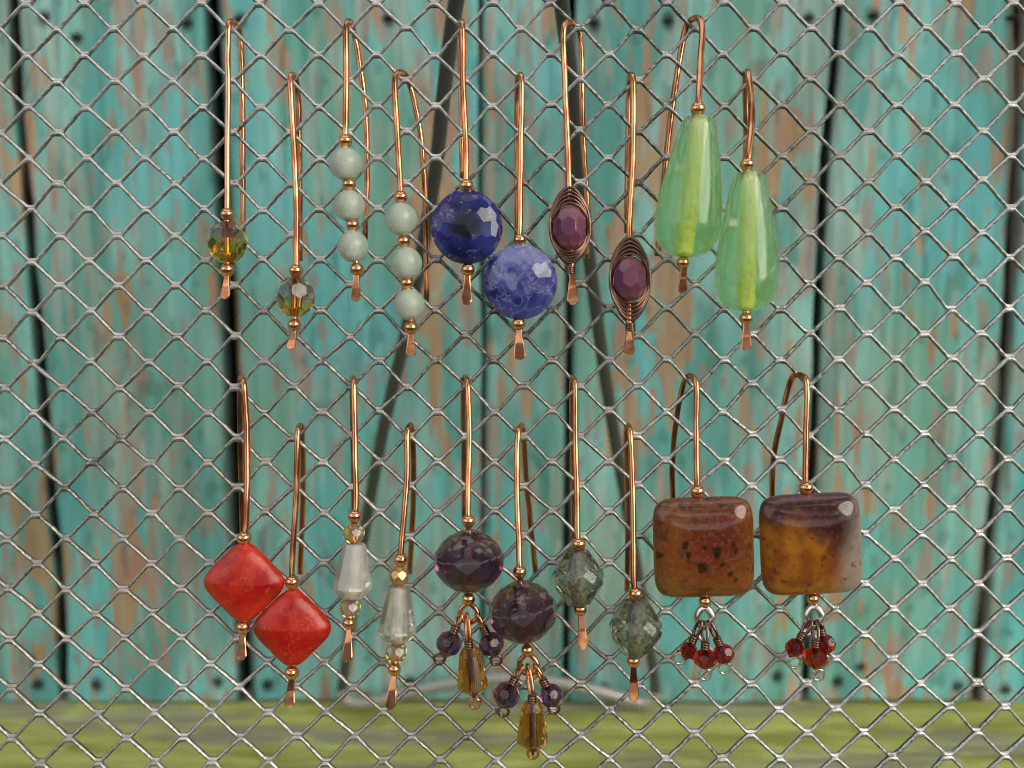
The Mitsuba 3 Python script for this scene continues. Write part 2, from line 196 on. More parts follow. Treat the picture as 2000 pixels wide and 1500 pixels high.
def cut_bead(w, h, spec, squeeze=0.97, caps=0.93):
    n = rings(spec)
    d = np.sqrt((n * [w / 2, h / 2, w / 2]) ** 2 @ np.ones(3)) * squeeze
    n, d = np.vstack([n, [[0, 1, 0], [0, -1, 0]]]), np.append(d, [h / 2 * caps] * 2)
    return polytope(n, d)


def fine(mesh, size):
    v, f = trimesh.remesh.subdivide_to_size(mesh.vertices, mesh.faces, size, max_iter=14)
    return trimesh.Trimesh(v, f, process=False)


def placed(mesh, at, axis=(0, 1, 0), roll=0.0):
    """Local y goes along axis, local z towards the panel's front."""
    y = np.asarray(axis, float) / np.linalg.norm(axis)
    z = np.array([0, 0, 1.0]) - y * y[2]
    z /= np.linalg.norm(z)
    x = np.cross(y, z)
    if roll:
        x, z = x * math.cos(roll) + z * math.sin(roll), z * math.cos(roll) - x * math.sin(roll)
    return trimesh.Trimesh(mesh.vertices @ np.stack([x, y, z]) + at, mesh.faces, process=False)


def pillow(outline, depth, power, na=160, nr=44):
    """A puffed tablet: outline(angle) -> radius; depth half thickness at the middle."""
    a = np.arange(na) * 2 * np.pi / na
    R = outline(a)
    s = np.sin(np.linspace(0, np.pi / 2, nr + 1)[1:])
    V, F = [[0, 0, depth]], []
    for side in (1, -1):
        for q in (s if side > 0 else s[::-1][1:]):
            z = side * depth * (1 - q ** power) ** .5 if q < 1 else 0
            V += np.stack([R * q * np.sin(a), R * q * np.cos(a), np.full(na, z)], 1).tolist()
    V.append([0, 0, -depth])
    k, m = np.arange(na), 2 * nr - 1
    F.append(np.stack([np.zeros(na, int), 1 + (k + 1) % na, 1 + k], 1))
    for i in range(m - 1):
        p, q = 1 + i * na, 1 + (i + 1) * na
        F += [np.stack([p + k, p + (k + 1) % na, q + (k + 1) % na], 1), np.stack([p + k, q + (k + 1) % na, q + k], 1)]
    F.append(np.stack([np.full(na, len(V) - 1), 1 + (m - 1) * na + k, 1 + (m - 1) * na + (k + 1) % na], 1))
    return trimesh.Trimesh(np.array(V), np.vstack(F), process=False)


def rounded_square(half, exponent, turn=0.0):
    return lambda a: half / (np.abs(np.cos(a - turn)) ** exponent + np.abs(np.sin(a - turn)) ** exponent) ** (1 / exponent)


def nz(v, s, seed=0, octaves=4):
    return meshkit.fbm(np.asarray(v) * s + 31.7 + seed, octaves, seed)


def sm(a, b, x):
    t = np.clip((x - a) / (b - a), 0, 1)
    return t * t * (3 - 2 * t)


def lerp(a, b, t):
    return np.asarray(a) * (1 - t[:, None]) + np.asarray(b) * t[:, None]


# ---------------------------------------------------------------- materials
SEAM_LINES = [(np.array(p), w) for p, w in SEAMS]


def seam_x(i, z):
    p = SEAM_LINES[i][0][::-1]
    return np.interp(z, p[:, 1], p[:, 0])


def paint(p, n, uv):
    x, y, z = p.x, p.y, p.z
    wob = (fbm(x * 60, z * 25, 3.0) - 0.5) * 0.02
    a = fbm(x * 60 + wob * 60, z * 14, 1.0, octaves=4)
    c = mix((0.115, 0.355, 0.35), (0.28, 0.565, 0.57), smoothstep(0.3, 0.72, a))
    g = smoothstep(0.54, 0.72, fbm(x * 32 + 3, z * 13, 7.0))
    c = mix(c, mi.Color3f(0.18, 0.42, 0.34), 0.7 * g)
    bl = smoothstep(0.50, 0.72, fbm(x * 38 + 9, z * 14, 17.0))
    c = mix(c, mi.Color3f(0.15, 0.53, 0.59), 0.75 * bl)
    grain = fbm(x * 420, z * 30, 2.0, octaves=3)
    fine_ = fbm(x * 230 + wob * 60, z * 42, 5.0, octaves=4)
    bare = smoothstep(0.51, 0.60, fbm(x * 70 + wob * 60, z * 15, 5.0, octaves=3) * 0.55 + fine_ * 0.45 + 0.15 * (grain - 0.5))
    c = mix(c, mix((0.24, 0.28, 0.25), (0.48, 0.52, 0.48), grain), 0.5 * bare)
    patch = fbm(x * 62 + 40, z * 17, 9.0) * 0.5 + fbm(x * 230 + 12 + wob * 60, z * 46, 9.0, octaves=4) * 0.5
    rust = smoothstep(0.592, 0.628, patch)
    c = mix(c, mix((0.46, 0.16, 0.055), (0.52, 0.30, 0.13), fbm(x * 90, z * 40, 8.0)), 0.72 * rust)
    pink = smoothstep(0.62, 0.70, fbm(x * 240 + 11, z * 50, 12.0))
    c = mix(c, mi.Color3f(0.42, 0.21, 0.17), 0.55 * pink)
    c = c * (0.80 + 0.38 * grain) * (0.82 + 0.36 * fbm(x * 26 + 2, z * 12, 21.0))
    spots = smoothstep(0.67, 0.77, fbm(x * 210 + 5, z * 95, 4.0))
    c = mix(c, mi.Color3f(0.06, 0.14, 0.13), 0.4 * spots)
    dark = mi.Float(0)
    for (pts, w), reach in zip(SEAM_LINES, (0.0014, 0.0030, 0.0009, 0.0014, 0.0010, 0.0045)):
        q, sx = pts[::-1], mi.Float(float(pts[-1][0]))
        for (x0, z0), (x1, z1) in zip(q[:-1], q[1:]):
            sx = dr.select(z > float(z0), float(x0) + (z - float(z0)) * float((x1 - x0) / (z1 - z0)), sx)
        d = dr.abs(x - sx) - w / 2
        dark = dr.maximum(dark, 1 - smoothstep(0.0, 1.0, d / (reach * (0.25 + 1.9 * fbm(x * 90, z * 34, 6.0)))))
    for nx, nzz in NAILS:
        d = dr.sqrt(dr.square((x - nx) * 1.35) + dr.square(z - nzz + 0.0008))
        dark = dr.maximum(dark, 0.9 * (1 - smoothstep(0.25, 1.0, d / (0.0028 + 0.0040 * fbm(x * 200, z * 120, 2.0)))))
    stain = mix((0.012, 0.011, 0.012), (0.075, 0.05, 0.04), smoothstep(0.155, 0.165, x))
    return mix(c, stain, 0.94 * dark)


def paint_bump(p, n, uv):
    return 0.5 * fbm(p.x * 420, p.z * 24, 2.0) + 0.8 * smoothstep(0.50, 0.60, fbm(p.x * 240, p.z * 22, 5.0, octaves=3))


def moss(p, n, uv):
    x, y = p.x, p.y
    a = fbm(x * 22, y * 130, 2.0, octaves=4)
    fibre = fbm(x * 45, y * 700, 5.0)
    c = mix((0.30, 0.32, 0.085), (0.47, 0.48, 0.155), smoothstep(0.3, 0.7, a))
    c = mix(c, mix((0.17, 0.16, 0.155), (0.38, 0.36, 0.34), fibre), 0.6 * smoothstep(0.53, 0.64, fbm(x * 17 + 2, y * 80, 5.0, octaves=4)))
    c = mix(c, mi.Color3f(0.50, 0.55, 0.18), 0.6 * smoothstep(0.62, 0.72, fbm(x * 60, y * 160, 1.0)))
    return c * (0.7 + 0.6 * fibre)


def moss_bump(p, n, uv):
    return fbm(p.x * 45, p.y * 700, 5.0)


def zinc(p, n, uv):
    a = fbm(p.x * 260, p.z * 260, p.y * 260, octaves=3)
    b = fbm(p.x * 1500, p.z * 1500, p.y * 1500, octaves=2)
    dirt = smoothstep(0.56, 0.70, fbm(p.x * 30 + 2, p.z * 30, 4.0) * 0.55 + b * 0.45)
    c = mix((0.47, 0.475, 0.485), (0.84, 0.845, 0.86), smoothstep(0.25, 0.75, a * 0.5 + b * 0.5))
    c = mix(c, mi.Color3f(0.10, 0.085, 0.075), 0.8 * dirt)
    c = mix(c, c * mi.Color3f(0.72, 0.68, 0.64), smoothstep(0.48, 0.68, fbm(p.x * 14 + 6, p.z * 14, 2.0)))
    edge_grime_shade = 1 - smoothstep(0.60, 0.94, dr.abs(dr.dot(n, mi.Vector3f(*FACE))))       # edge faces painted darker: grime plus strand shading put into the colour
    return mix(c, mi.Color3f(0.045, 0.04, 0.04), 0.85 * edge_grime_shade * (0.55 + 0.45 * smoothstep(0.35, 0.6, a)))


def zinc_bump(p, n, uv):
    return fbm(p.x * 1300, p.z * 1300, p.y * 1300, octaves=2)


def tarnish(p, n, uv):
    a = fbm(p.x * 330, p.z * 150, p.y * 330, octaves=3)
    return mix((0.84, 0.375, 0.19), (0.42, 0.15, 0.07), smoothstep(0.42, 0.72, a))


def rgb(*c):
    return {'type': 'rgb', 'value': list(c)}


VC = {'type': 'mesh_attribute', 'name': 'vertex_color'}
scene['m_paint'] = {'type': 'twosided', 'bsdf': {'type': 'bumpmap', 'arbitrary': proc(paint_bump, 2e-4), 'scale': 0.0005,
                    'bsdf': {'type': 'principled', 'base_color': proc(paint), 'roughness': 0.75, 'specular': 0.25}}}
scene['m_moss'] = {'type': 'bumpmap', 'arbitrary': proc(moss_bump, 2e-4), 'scale': 0.0006,
                   'bsdf': {'type': 'principled', 'base_color': proc(moss), 'roughness': 0.9, 'specular': 0.1}}
scene['m_dark'] = {'type': 'diffuse', 'reflectance': rgb(0.02, 0.017, 0.015)}
scene['m_nail'] = {'type': 'principled', 'base_color': rgb(0.022, 0.018, 0.017), 'roughness': 0.7}
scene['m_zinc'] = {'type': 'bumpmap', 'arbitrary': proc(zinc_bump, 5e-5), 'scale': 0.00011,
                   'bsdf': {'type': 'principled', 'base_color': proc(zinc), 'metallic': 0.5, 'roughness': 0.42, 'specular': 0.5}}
scene['m_rod'] = {'type': 'principled', 'base_color': rgb(0.10, 0.10, 0.108), 'metallic': 0.4, 'roughness': 0.3}
scene['m_lit_rod'] = {'type': 'principled', 'base_color': rgb(0.50, 0.49, 0.48), 'metallic': 0.7, 'roughness': 0.3}  # light from above on the foot bar put into a paler base colour
scene['m_copper'] = {'type': 'principled', 'base_color': proc(tarnish), 'metallic': 1.0, 'roughness': 0.13}
scene['m_bright_copper'] = {'type': 'principled', 'base_color': rgb(0.92, 0.46, 0.23), 'metallic': 1.0, 'roughness': 0.07}
scene['m_old_copper'] = {'type': 'principled', 'base_color': rgb(0.27, 0.155, 0.12), 'metallic': 1.0, 'roughness': 0.18}
scene['m_silver'] = {'type': 'principled', 'base_color': rgb(0.78, 0.74, 0.70), 'metallic': 1.0, 'roughness': 0.2}
scene['m_stone'] = {'type': 'principled', 'base_color': VC, 'roughness': 0.07, 'specular': 0.6}
scene['m_satin_stone'] = {'type': 'principled', 'base_color': VC, 'roughness': 0.30, 'specular': 0.5}
scene['m_glass'] = {'type': 'roughdielectric', 'int_ior': 1.52, 'ext_ior': 1.0, 'alpha': 0.012, 'distribution': 'ggx', 'specular_transmittance': VC}
scene['m_frost_skin'] = {'type': 'roughdielectric', 'int_ior': 1.5, 'ext_ior': 1.0, 'alpha': 0.12, 'distribution': 'ggx', 'specular_transmittance': rgb(0.97, 1.0, 0.98)}
scene['m_frost'] = {'type': 'blendbsdf', 'weight': 0.30, 'a': {'type': 'ref', 'id': 'm_frost_skin'}, 'b': {'type': 'principled', 'base_color': rgb(0.78, 0.92, 0.80), 'roughness': 0.22}}
scene['m_clear_glass'] = {'type': 'roughdielectric', 'int_ior': 1.5, 'ext_ior': 1.0, 'alpha': 0.02, 'distribution': 'ggx'}
scene['jade_inside'] = {'type': 'homogeneous', 'albedo': rgb(0.986, 0.996, 0.988), 'sigma_t': 140.0}
scene['green_inside'] = {'type': 'homogeneous', 'albedo': rgb(0.50, 0.955, 0.44), 'sigma_t': 80.0}
scene['m_core'] = {'type': 'diffuse', 'reflectance': VC}
scene['m_gold_coat'] = {'type': 'principled', 'base_color': VC, 'metallic': 0.7, 'roughness': 0.2}

# ---------------------------------------------------------------- the wall: planks, nails, a dark back
Z0, Z1 = 0.0008, 0.62
edges = []                                      # (left edge, right edge) of every plank, as functions of z
for i in range(-4, 9):
    def left(z, i=i):
        if i < 0:
            return seam_x(0, z) - 0.085 * (-i) + 0.0035
        return seam_x(i, z) + SEAM_LINES[i][1] / 2 if i < 6 else seam_x(5, z) + 0.093 * (i - 5) + 0.004

    def right(z, i=i):
        if i < -1:
            return seam_x(0, z) - 0.085 * (-i - 1) - 0.002
        return seam_x(i + 1, z) - SEAM_LINES[i + 1][1] / 2 if i < 5 else seam_x(5, z) + 0.093 * (i - 4)
    edges.append((left, right))
plank_keys = []
for i, (left, right) in enumerate(edges):
    zs = np.linspace(Z0 + 0.0006 * (i * 7 % 3), Z1, 230)
    s = np.linspace(0, 1, 40)
    wl = (meshkit.fbm(np.stack([zs * 38, zs * 0 + i, zs * 0], 1), 4, 3) - 0.5) * 0.0032
    wr = (meshkit.fbm(np.stack([zs * 38, zs * 0 + i, zs * 0 + 9], 1), 4, 4) - 0.5) * 0.0032
    thin = 0.35 if i in (5, 6) else 1.0
    xl, xr = left(zs) + wl * thin, right(zs) + wr * thin
    X = xl[:, None] + (xr - xl)[:, None] * s
    Z = np.repeat(zs[:, None], len(s), 1)
    P = np.stack([X * 300, Z * 26, X * 0 + i * 3.1], -1)
    Yv = WALL_Y + 0.0012 * ((i * 37 % 7) / 6) + 0.0007 * (meshkit.fbm(P, 3, 5) - 0.5)
    e = np.minimum(X - xl[:, None], xr[:, None] - X)
    Yv += 0.0016 * (1 - sm(0, 0.003, e)) ** 2
    if i == 6:
        Yv += 0.0
    front = np.stack([X, Yv, Z], -1)
    nzs, ns = len(zs), len(s)
    ring = [(0, k) for k in range(ns)] + [(j, ns - 1) for j in range(1, nzs)] + [(nzs - 1, k) for k in range(ns - 2, -1, -1)] + [(j, 0) for j in range(nzs - 2, 0, -1)]
    V = front.reshape(-1, 3)
    a = np.arange(nzs * ns).reshape(nzs, ns)
    F = [np.stack([a[:-1, :-1].ravel(), a[:-1, 1:].ravel(), a[1:, 1:].ravel()], 1), np.stack([a[:-1, :-1].ravel(), a[1:, 1:].ravel(), a[1:, :-1].ravel()], 1)]
    b = np.array([a[j, k] for j, k in ring])
    backs = V[b].copy()
    backs[:, 1] = WALL_Y + 0.019
    n0 = len(V)
    V = np.vstack([V, backs])
    kk = np.arange(len(b))
    k2 = (kk + 1) % len(b)
    F += [np.stack([b[kk], n0 + kk, n0 + k2], 1), np.stack([b[kk], n0 + k2, b[k2]], 1)]
    plank_keys.append(add('wooden_wall__plank', (V, np.vstack(F)), 'm_paint', smooth=40, world=True))
box = trimesh.creation.box(extents=[1.3, 0.012, Z1 - 0.002])
box.apply_translation([0, WALL_Y + 0.0262, Z1 / 2 + 0.002])
add('wooden_wall__backing', box, 'm_dark', world=True)
for j, (x, z) in enumerate(NAILS):
    own = next(i for i, (l, r) in enumerate(edges) if l(z) - 0.004 <= x <= r(z) + 0.004)
    m = lathe([(0.0024, 0), (0.0025, 0.0003), (0.0021, 0.0008), (0.0009, 0.0010), (0.0001, 0.00102)], 14)
    m = trimesh.Trimesh(m.vertices @ np.array([[1, 0, 0], [0, 0, 1], [0, -1, 0]]).T @ np.diag([1, 1, 1.15]), m.faces, process=False)
    m.vertices += [x, WALL_Y + 0.0008, z]
    m.vertices[:, :3] += 0.00025 * (meshkit.noise(m.vertices * 900) - 0.5)[:, None]
    add(plank_keys[own] + '__nail', m, 'm_nail', smooth=50, world=True)
labels['wooden_wall'] = {'label': 'wall of vertical planks in peeling turquoise paint with dark gaps, behind the mesh', 'category': 'wall'}

# ---------------------------------------------------------------- the bench the stand rests on
for y0, y1, seed in ((0.2285, 0.3735, 1), (0.080, 0.2250, 2)):
    xs, ys = np.linspace(-0.65, 0.65, 160), np.linspace(y0, y1, 70)
    X, Yg = np.meshgrid(xs, ys)
    e = np.minimum(Yg - y0, y1 - Yg)
    Zg = -0.0025 * (1 - sm(0, 0.004, e)) ** 2 + 0.0007 * (meshkit.fbm(np.stack([X * 18, Yg * 260, X * 0 + seed], -1), 3, seed) - 0.5)
    V = np.stack([X, Yg, Zg], -1).reshape(-1, 3)
    a = np.arange(len(V)).reshape(X.shape)
    F = [np.stack([a[:-1, :-1].ravel(), a[:-1, 1:].ravel(), a[1:, 1:].ravel()], 1), np.stack([a[:-1, :-1].ravel(), a[1:, 1:].ravel(), a[1:, :-1].ravel()], 1)]
    ny, nx = a.shape
    b = np.concatenate([a[0], a[1:, -1], a[-1, -2::-1], a[-2:0:-1, 0]])
    low = V[b].copy()
    low[:, 2] = -0.026
    n0, kk = len(V), np.arange(len(b))
    k2 = (kk + 1) % len(b)
    F += [np.stack([b[kk], n0 + kk, n0 + k2], 1), np.stack([b[kk], n0 + k2, b[k2]], 1)]
    add('bench__board', (np.vstack([V, low]), np.vstack(F)), 'm_moss', smooth=40, world=True)
labels['bench'] = {'label': 'weathered wooden ledge stained lime green with moss, at the foot of the turquoise wall', 'category': 'bench'}

# ---------------------------------------------------------------- the rod stand behind the mesh
for leg in LEGS:
    top = np.array(leg[0]) + (np.array(leg[0]) - np.array(leg[1])) * 1.5
    add('rod_stand__leg', tube(spline([top] + leg, 6), 0.0022, 18), 'm_rod', smooth=True, world=True)
add('rod_stand__foot_bar', tube(spline(FOOT_BAR, 6), 0.0026, 18), 'm_lit_rod', smooth=True, world=True)
labels['rod_stand'] = {'label': 'grey metal rod stand behind the mesh, two splayed legs and an arched foot bar', 'category': 'stand'}

# ---------------------------------------------------------------- the expanded metal panel
HU, HV, OU, OV = 6.998, 6.156, 9.730, 5.736         # half pitches and origin of its diamonds, in mm
STRAND_A, STRAND_B, TILT = 1.36, 1.08, math.radians(30)
sec = []
ha, hb, ch = STRAND_A / 2, STRAND_B / 2, 0.36
for a_, b_ in ((ha, hb - ch), (ha - ch, hb), (-ha + ch, hb), (-ha, hb - ch), (-ha, -hb + ch), (-ha + ch, -hb), (ha - ch, -hb), (ha, -hb + ch)):
    sec.append([0, a_ * math.cos(TILT) - b_ * -math.sin(TILT), -a_ * math.sin(TILT) + b_ * math.cos(TILT)])
sec = np.array(sec)
overlap = 0.50
U_LO, U_HI = -26, 24                                 # in half pitches
strands = []
jit = np.random.default_rng(11).normal(0, 1, (70, 70, 3)) * [.13, .13, 1.0]
for row in range(-23, 18):                           # the strand whose valleys are nodes of row and peaks of row + 1
    path = []
    for k in range(U_LO, U_HI + 1):
        up = (k + row) % 2 != 0                      # nodes sit where column + row is even
        lvl = row + (1 if up else 0)
        d = -overlap if up else overlap
        u, v = OU + k * HU, OV + lvl * HV + d * math.cos(TILT)
        w = -d * math.sin(TILT)
        # rounded corner with a short flat
        u, v = u + jit[row + 30, k + 30, 0], v + jit[row + 30 + (1 if up else 0), k + 30, 1] + (.10 if up else -.10)
        dv, fl = (-.14 if up else .14), .48 + .16 * jit[row + 30, k + 30, 2]
        path += [(u - fl - .45, v + dv, w), (u - fl, v, w), (u + fl, v, w), (u + fl + .45, v + dv, w)]
    p = np.array(path)
    q = [p[0]]
    for a_, b_ in zip(p[:-1], p[1:]):
        steps = max(1, int(np.linalg.norm(b_ - a_) / 1.6))
        q += [a_ + (b_ - a_) * t for t in np.linspace(0, 1, steps + 1)[1:]]
    p = np.array(q)
    m, n = len(p), 8
    V = (p[:, None] + sec[None]).reshape(-1, 3)
    kk = np.arange(n)
    F = []
    for i in range(m - 1):
        a_, b_ = i * n, (i + 1) * n
        F += [np.stack([a_ + kk, a_ + (kk + 1) % n, b_ + (kk + 1) % n], 1), np.stack([a_ + kk, b_ + (kk + 1) % n, b_ + kk], 1)]
    F += [np.stack([np.zeros(n - 2, int), kk[2:], kk[1:-1]], 1), np.stack([np.full(n - 2, (m - 1) * n), (m - 1) * n + kk[1:-1], (m - 1) * n + kk[2:]], 1)]
    F = np.vstack(F)
    tm = trimesh.Trimesh(V, F, process=False)
    if tm.volume < 0:
        F = F[:, ::-1]
    mf = manifold3d.Manifold(manifold3d.Mesh(V.astype(np.float32), np.ascontiguousarray(F, np.uint32)))
    strands.append(mf)
panel = manifold3d.Manifold.batch_boolean(strands, manifold3d.OpType.Add).refine_to_length(0.8)
pm = panel.to_mesh()
pv, pf = np.array(pm.vert_properties[:, :3], float), np.array(pm.tri_verts)
pv += 0.26 * np.stack([meshkit.fbm(pv * 0.9 + 11 * k, 3, k) - 0.5 for k in range(3)], 1)
pv += 0.16 * np.stack([meshkit.noise(pv * 0.12 + 7 * k, 9 + k) - 0.5 for k in range(3)], 1) * 2
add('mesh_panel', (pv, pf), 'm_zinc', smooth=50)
labels['mesh_panel'] = {'label': 'grey galvanised expanded metal mesh with diamond openings that all the earrings hang on', 'category': 'metal mesh'}


# ---------------------------------------------------------------- beads
def copper_ball(w, h):
    r, a = w / 2, np.radians(np.linspace(-66, 66, 19))
    pro = [(r * .30, -r * .88)] + [(r * math.cos(t), r * math.sin(t)) for t in a] + [(r * .30, r * .88)]
    return lathe(pro, 28)


def turned_stone(kind, w, h, c):
    """(mesh, bsdf, smoothing, colours, more, part name) of a bead of this kind, centred, with its bore along y."""
    seed = int(abs(c[0]) * 7 + abs(c[1]) * 3) % 97
    if kind == 'jade':
        m = trimesh.creation.icosphere(4, w / 2)
        return m, 'm_frost', True, None, {'interior': {'type': 'ref', 'id': 'jade_inside'}}, 'jade_ball'
    if kind in ('olive', 'olive2'):
        m = fine(cut_bead(w, h, [(16, 8, 0), (-16, 8, .5), (48, 8, .5), (-48, 8, 0)], 0.955), 0.6)
        t = sm(-.5, 1.5, m.vertices[:, 1] + 2 * (nz(m.vertices, .4, seed) - .5))
        if kind == 'olive2':
            t = sm(-2.5, 0.5, m.vertices[:, 1])
        return m, 'm_glass', False, lerp((.80, .72, .24), (.74, .66, .68), t), {}, 'glass_bead'
    if kind in ('sodalite', 'sodalite2'):
        R, D = w / 2, w * .2
        out = []
        for s, n, ph in ((.30, 6, .1), (.56, 9, .5), (.78, 12, .2), (.92, 18, 0), (1.0, 44, 0)):
            for side in ((1, -1) if s < 1 else (1,)):
                for a in (np.arange(n) + ph) * 2 * np.pi / n:
                    z = D * math.sqrt(1 - s * s)
                    out.append((R * s * math.sin(a), R * s * math.cos(a) * h / w, side * z))
        P = np.array(out)
        N = P / np.array([R, R * h / w, D]) ** 2
        N /= np.linalg.norm(N, axis=1, keepdims=True)
        m = fine(polytope(N, (N * P).sum(1)), 0.22)
        v = m.vertices
        vein = np.abs(nz(v + 2.5 * (nz(v, .4, 5)[:, None] - .5), .33, seed, 5) - .5)
        cloud = nz(v, .25, seed + 3, 5)
        if kind == 'sodalite':
            c0 = lerp((.008, .010, .075), (.03, .04, .23), sm(.35, .7, cloud))
            c0 = lerp(c0, (.002, .002, .008), 0.95 * sm(.18, .6, 1 - np.hypot(v[:, 0] + .3, (v[:, 1] - .2) * .85) / 5.2 + .8 * (nz(v, .6, 8) - .5)) * (v[:, 2] > 0))  # dark reflection of the viewer painted into the front centre
            c0 = lerp(c0, (.26, .28, .46), .75 * (1 - sm(0, .022, vein)) * sm(.45, .6, nz(v, .5, 21)))
        else:
            c0 = lerp((.020, .025, .17), (.075, .088, .35), sm(.32, .68, cloud))
            c0 = lerp(c0, (.24, .27, .50), .65 * sm(.50, .75, nz(v, .42, seed + 9) + .035 * v[:, 1]))
            c0 = lerp(c0, (.45, .47, .6), .5 * (1 - sm(0, .018, vein)))
        return m, 'm_stone', False, c0, {}, 'blue_stone'
    if kind == 'red':
        m = pillow(rounded_square(w / 2 * .825, 4.3, math.pi / 4), w * .17, 2.4, 180, 50)
        v = m.vertices
        m.vertices[:, 2] *= 1 - .12 * np.minimum(1, 2.2 * np.minimum(np.abs(v[:, 0]), np.abs(v[:, 1])) / (w / 2))
        v = m.vertices
        m.vertices += .10 * (nz(v, .5, 2)[:, None] - .5)
        c0 = lerp((.36, .004, .004), (.52, .022, .009), sm(.35, .7, nz(v, .22, seed)))
        c0 = lerp(c0, (.50, .045, .015), .6 * sm(.55, .75, nz(v, .3, seed + 4) + .03 * (v[:, 1] - v[:, 0]) / 4))
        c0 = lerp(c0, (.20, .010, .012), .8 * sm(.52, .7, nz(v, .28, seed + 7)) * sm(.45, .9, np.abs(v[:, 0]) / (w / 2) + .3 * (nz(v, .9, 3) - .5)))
        fleck = sm(.60, .66, nz(v, 2.2, seed + 1, 3))
        c0 = lerp(c0, (.62, .20, .14), .28 * fleck * sm(.45, .6, nz(v, .5, seed + 5)))
        return m, 'm_satin_stone', True, c0, {}, 'red_stone'
    if kind in ('agate', 'agate2'):
        m = pillow(rounded_square(w / 2, 6.0), w * .155, 3.7, 240, 90)
        v = m.vertices
        u_, v_ = v[:, 0] / (w / 2), v[:, 1] / (w / 2)
        wav = .35 * (nz(v, .2, seed) - .5) * 2
        gr = nz(v, 1.6, 4, 3)
        if kind == 'agate':
            c0 = lerp((.20, .06, .012), (.32, .095, .017), sm(.3, .7, nz(v, .22, seed)))
            c0 = lerp(c0, (.19, .030, .013), .9 * sm(.05, .75, 1.0 - np.hypot(u_ - .2, v_ - .25) + wav))
            c0 = lerp(c0, (.14, .065, .05), .5 * sm(.5, 1.05, v_ - .1 * u_ + wav))
            c0 = lerp(c0, (.30, .15, .03), .8 * sm(.45, .8, -u_ * .6 - v_ * .5 + wav * .7) * sm(.4, .6, nz(v, .35, 12)))
            c0 = lerp(c0, (.05, .02, .01), .75 * sm(.55, .72, nz(v, .5, seed + 6)))
            c0 = lerp(c0, (.30, .17, .13), .35 * sm(.5, .66, gr))
            for x, y, r in ((-.42, .1, .09), (.18, -.03, .11), (.2, -.12, .08), (-.1, -.36, .13), (-.36, -.1, .06), (.5, .08, .05), (.58, -.04, .05), (-.9, -.1, .09), (.45, -.5, .07), (-.05, .05, .04), (.3, -.32, .05)):
                d = np.hypot(u_ - x, v_ - y) + .16 * (nz(v, 1.1, 15) - .5)
                c0 = lerp(c0, (.012, .012, .008), .8 * (1 - sm(r * .45, r * 1.05, d)))
        else:
            t = v_ + .55 * u_ + 2.1 * wav - .05
            c0 = lerp((.44, .165, .018), (.26, .075, .012), sm(.3, .7, nz(v, .3, seed)))
            c0 = lerp(c0, (.055, .014, .018), sm(-.35, .62, t + .35 * (nz(v, .45, 41) - .5)))
            c0 = lerp(c0, (.18, .09, .10), .8 * sm(.80, 1.05, v_ + .1 * wav))
            c0 = lerp(c0, (.36, .30, .26), .9 * sm(.42, .85, u_ - .45 * np.maximum(v_, -.5) * .6 + wav * .6) * sm(-.1, .35, .75 - v_))
            c0 = lerp(c0, (.27, .19, .19), .75 * sm(.62, .9, u_ + .3 * wav) * sm(.1, .6, v_))
            c0 = lerp(c0, (.20, .085, .08), .35 * sm(.52, .66, gr) * sm(-.1, .3, t))
            pit = sm(.66, .72, nz(v, 1.1, 33, 3))
            c0 = lerp(c0, (.09, .03, .02), .7 * pit)
        c0 = c0 * (.68 if kind == 'agate' else .8)
        return m, 'm_stone', True, c0, {}, 'agate_square'
    if kind in ('urn', 'urn2'):
        R, Hh = w / 2, h / 2
        spec, dist = [], []
        for lat, n, ph, k in ((6, 9, 0, .945), (-20, 9, .5, .925), (33, 26, 0, 0), (48, 26, .5, 0), (64, 22, 0, 0), (-38, 22, 0, 0), (-54, 22, .5, 0), (-68, 18, 0, 0)):
            nn = rings([(lat, n, ph)])
            d = np.sqrt((nn * [R, Hh, R]) ** 2 @ np.ones(3)) * (k or (.945 if lat < 50 else .93))
            spec.append(nn)
            dist.append(d)
        nn = np.vstack(spec + [[[0, 1, 0], [0, -1, 0]]])
        m = fine(polytope(nn, np.append(np.concatenate(dist), [Hh * .93, Hh * .93])), 0.35)
        v = m.vertices
        t = v[:, 1] / Hh
        glass = lerp((.42, .21, .33), (.74, .66, .66), sm(.30, .55, t + .3 * (nz(v, .35, seed) - .5)))
        glass = lerp(glass, (.62, .55, .50), sm(.45, .6, -t))
        crust = .75 * sm(.54, .64, nz(v, .9, seed + 2, 5)) * sm(.30, .42, t + .25 * (nz(v, .5, 7) - .5))
        crust = np.maximum(crust, .8 * (1 - sm(.0, .05, np.abs(t - .16 - .22 * v[:, 0] / R * .4 + .16 * (nz(v, .8, 3) - .5)))) * sm(.35, .5, nz(v, 1.1, 19)))
        crust = np.maximum(crust, .5 * sm(.52, .62, nz(v, 1.0, seed + 5, 5)) * sm(.50, .60, -t))
        return m, 'm_urn', False, glass, {'uv': np.stack([crust, crust * 0], 1)}, 'violet_bead'
    if kind == 'bicone':
        n = rings([(33, 8, 0), (-33, 8, .5), (0, 8, .25), (13, 8, .5), (-13, 8, 0)])
        d = np.concatenate([np.full(8, w / 2 * .955), np.full(8, w / 2 * .955), np.full(8, w / 2 * .97), np.full(16, w / 2 * .975)])
        m = fine(polytope(np.vstack([n, [[0, 1, 0], [0, -1, 0]]]), np.append(d, [h / 2 * .95] * 2)), 0.35)
        t = sm(-1.5, .5, m.vertices[:, 1] + 3 * (nz(m.vertices, .4, seed) - .5))
        k = .08 + .42 * sm(.52, .62, nz(m.vertices, 1.3, seed, 5)) * sm(.40, .55, nz(m.vertices, .5, seed + 1))
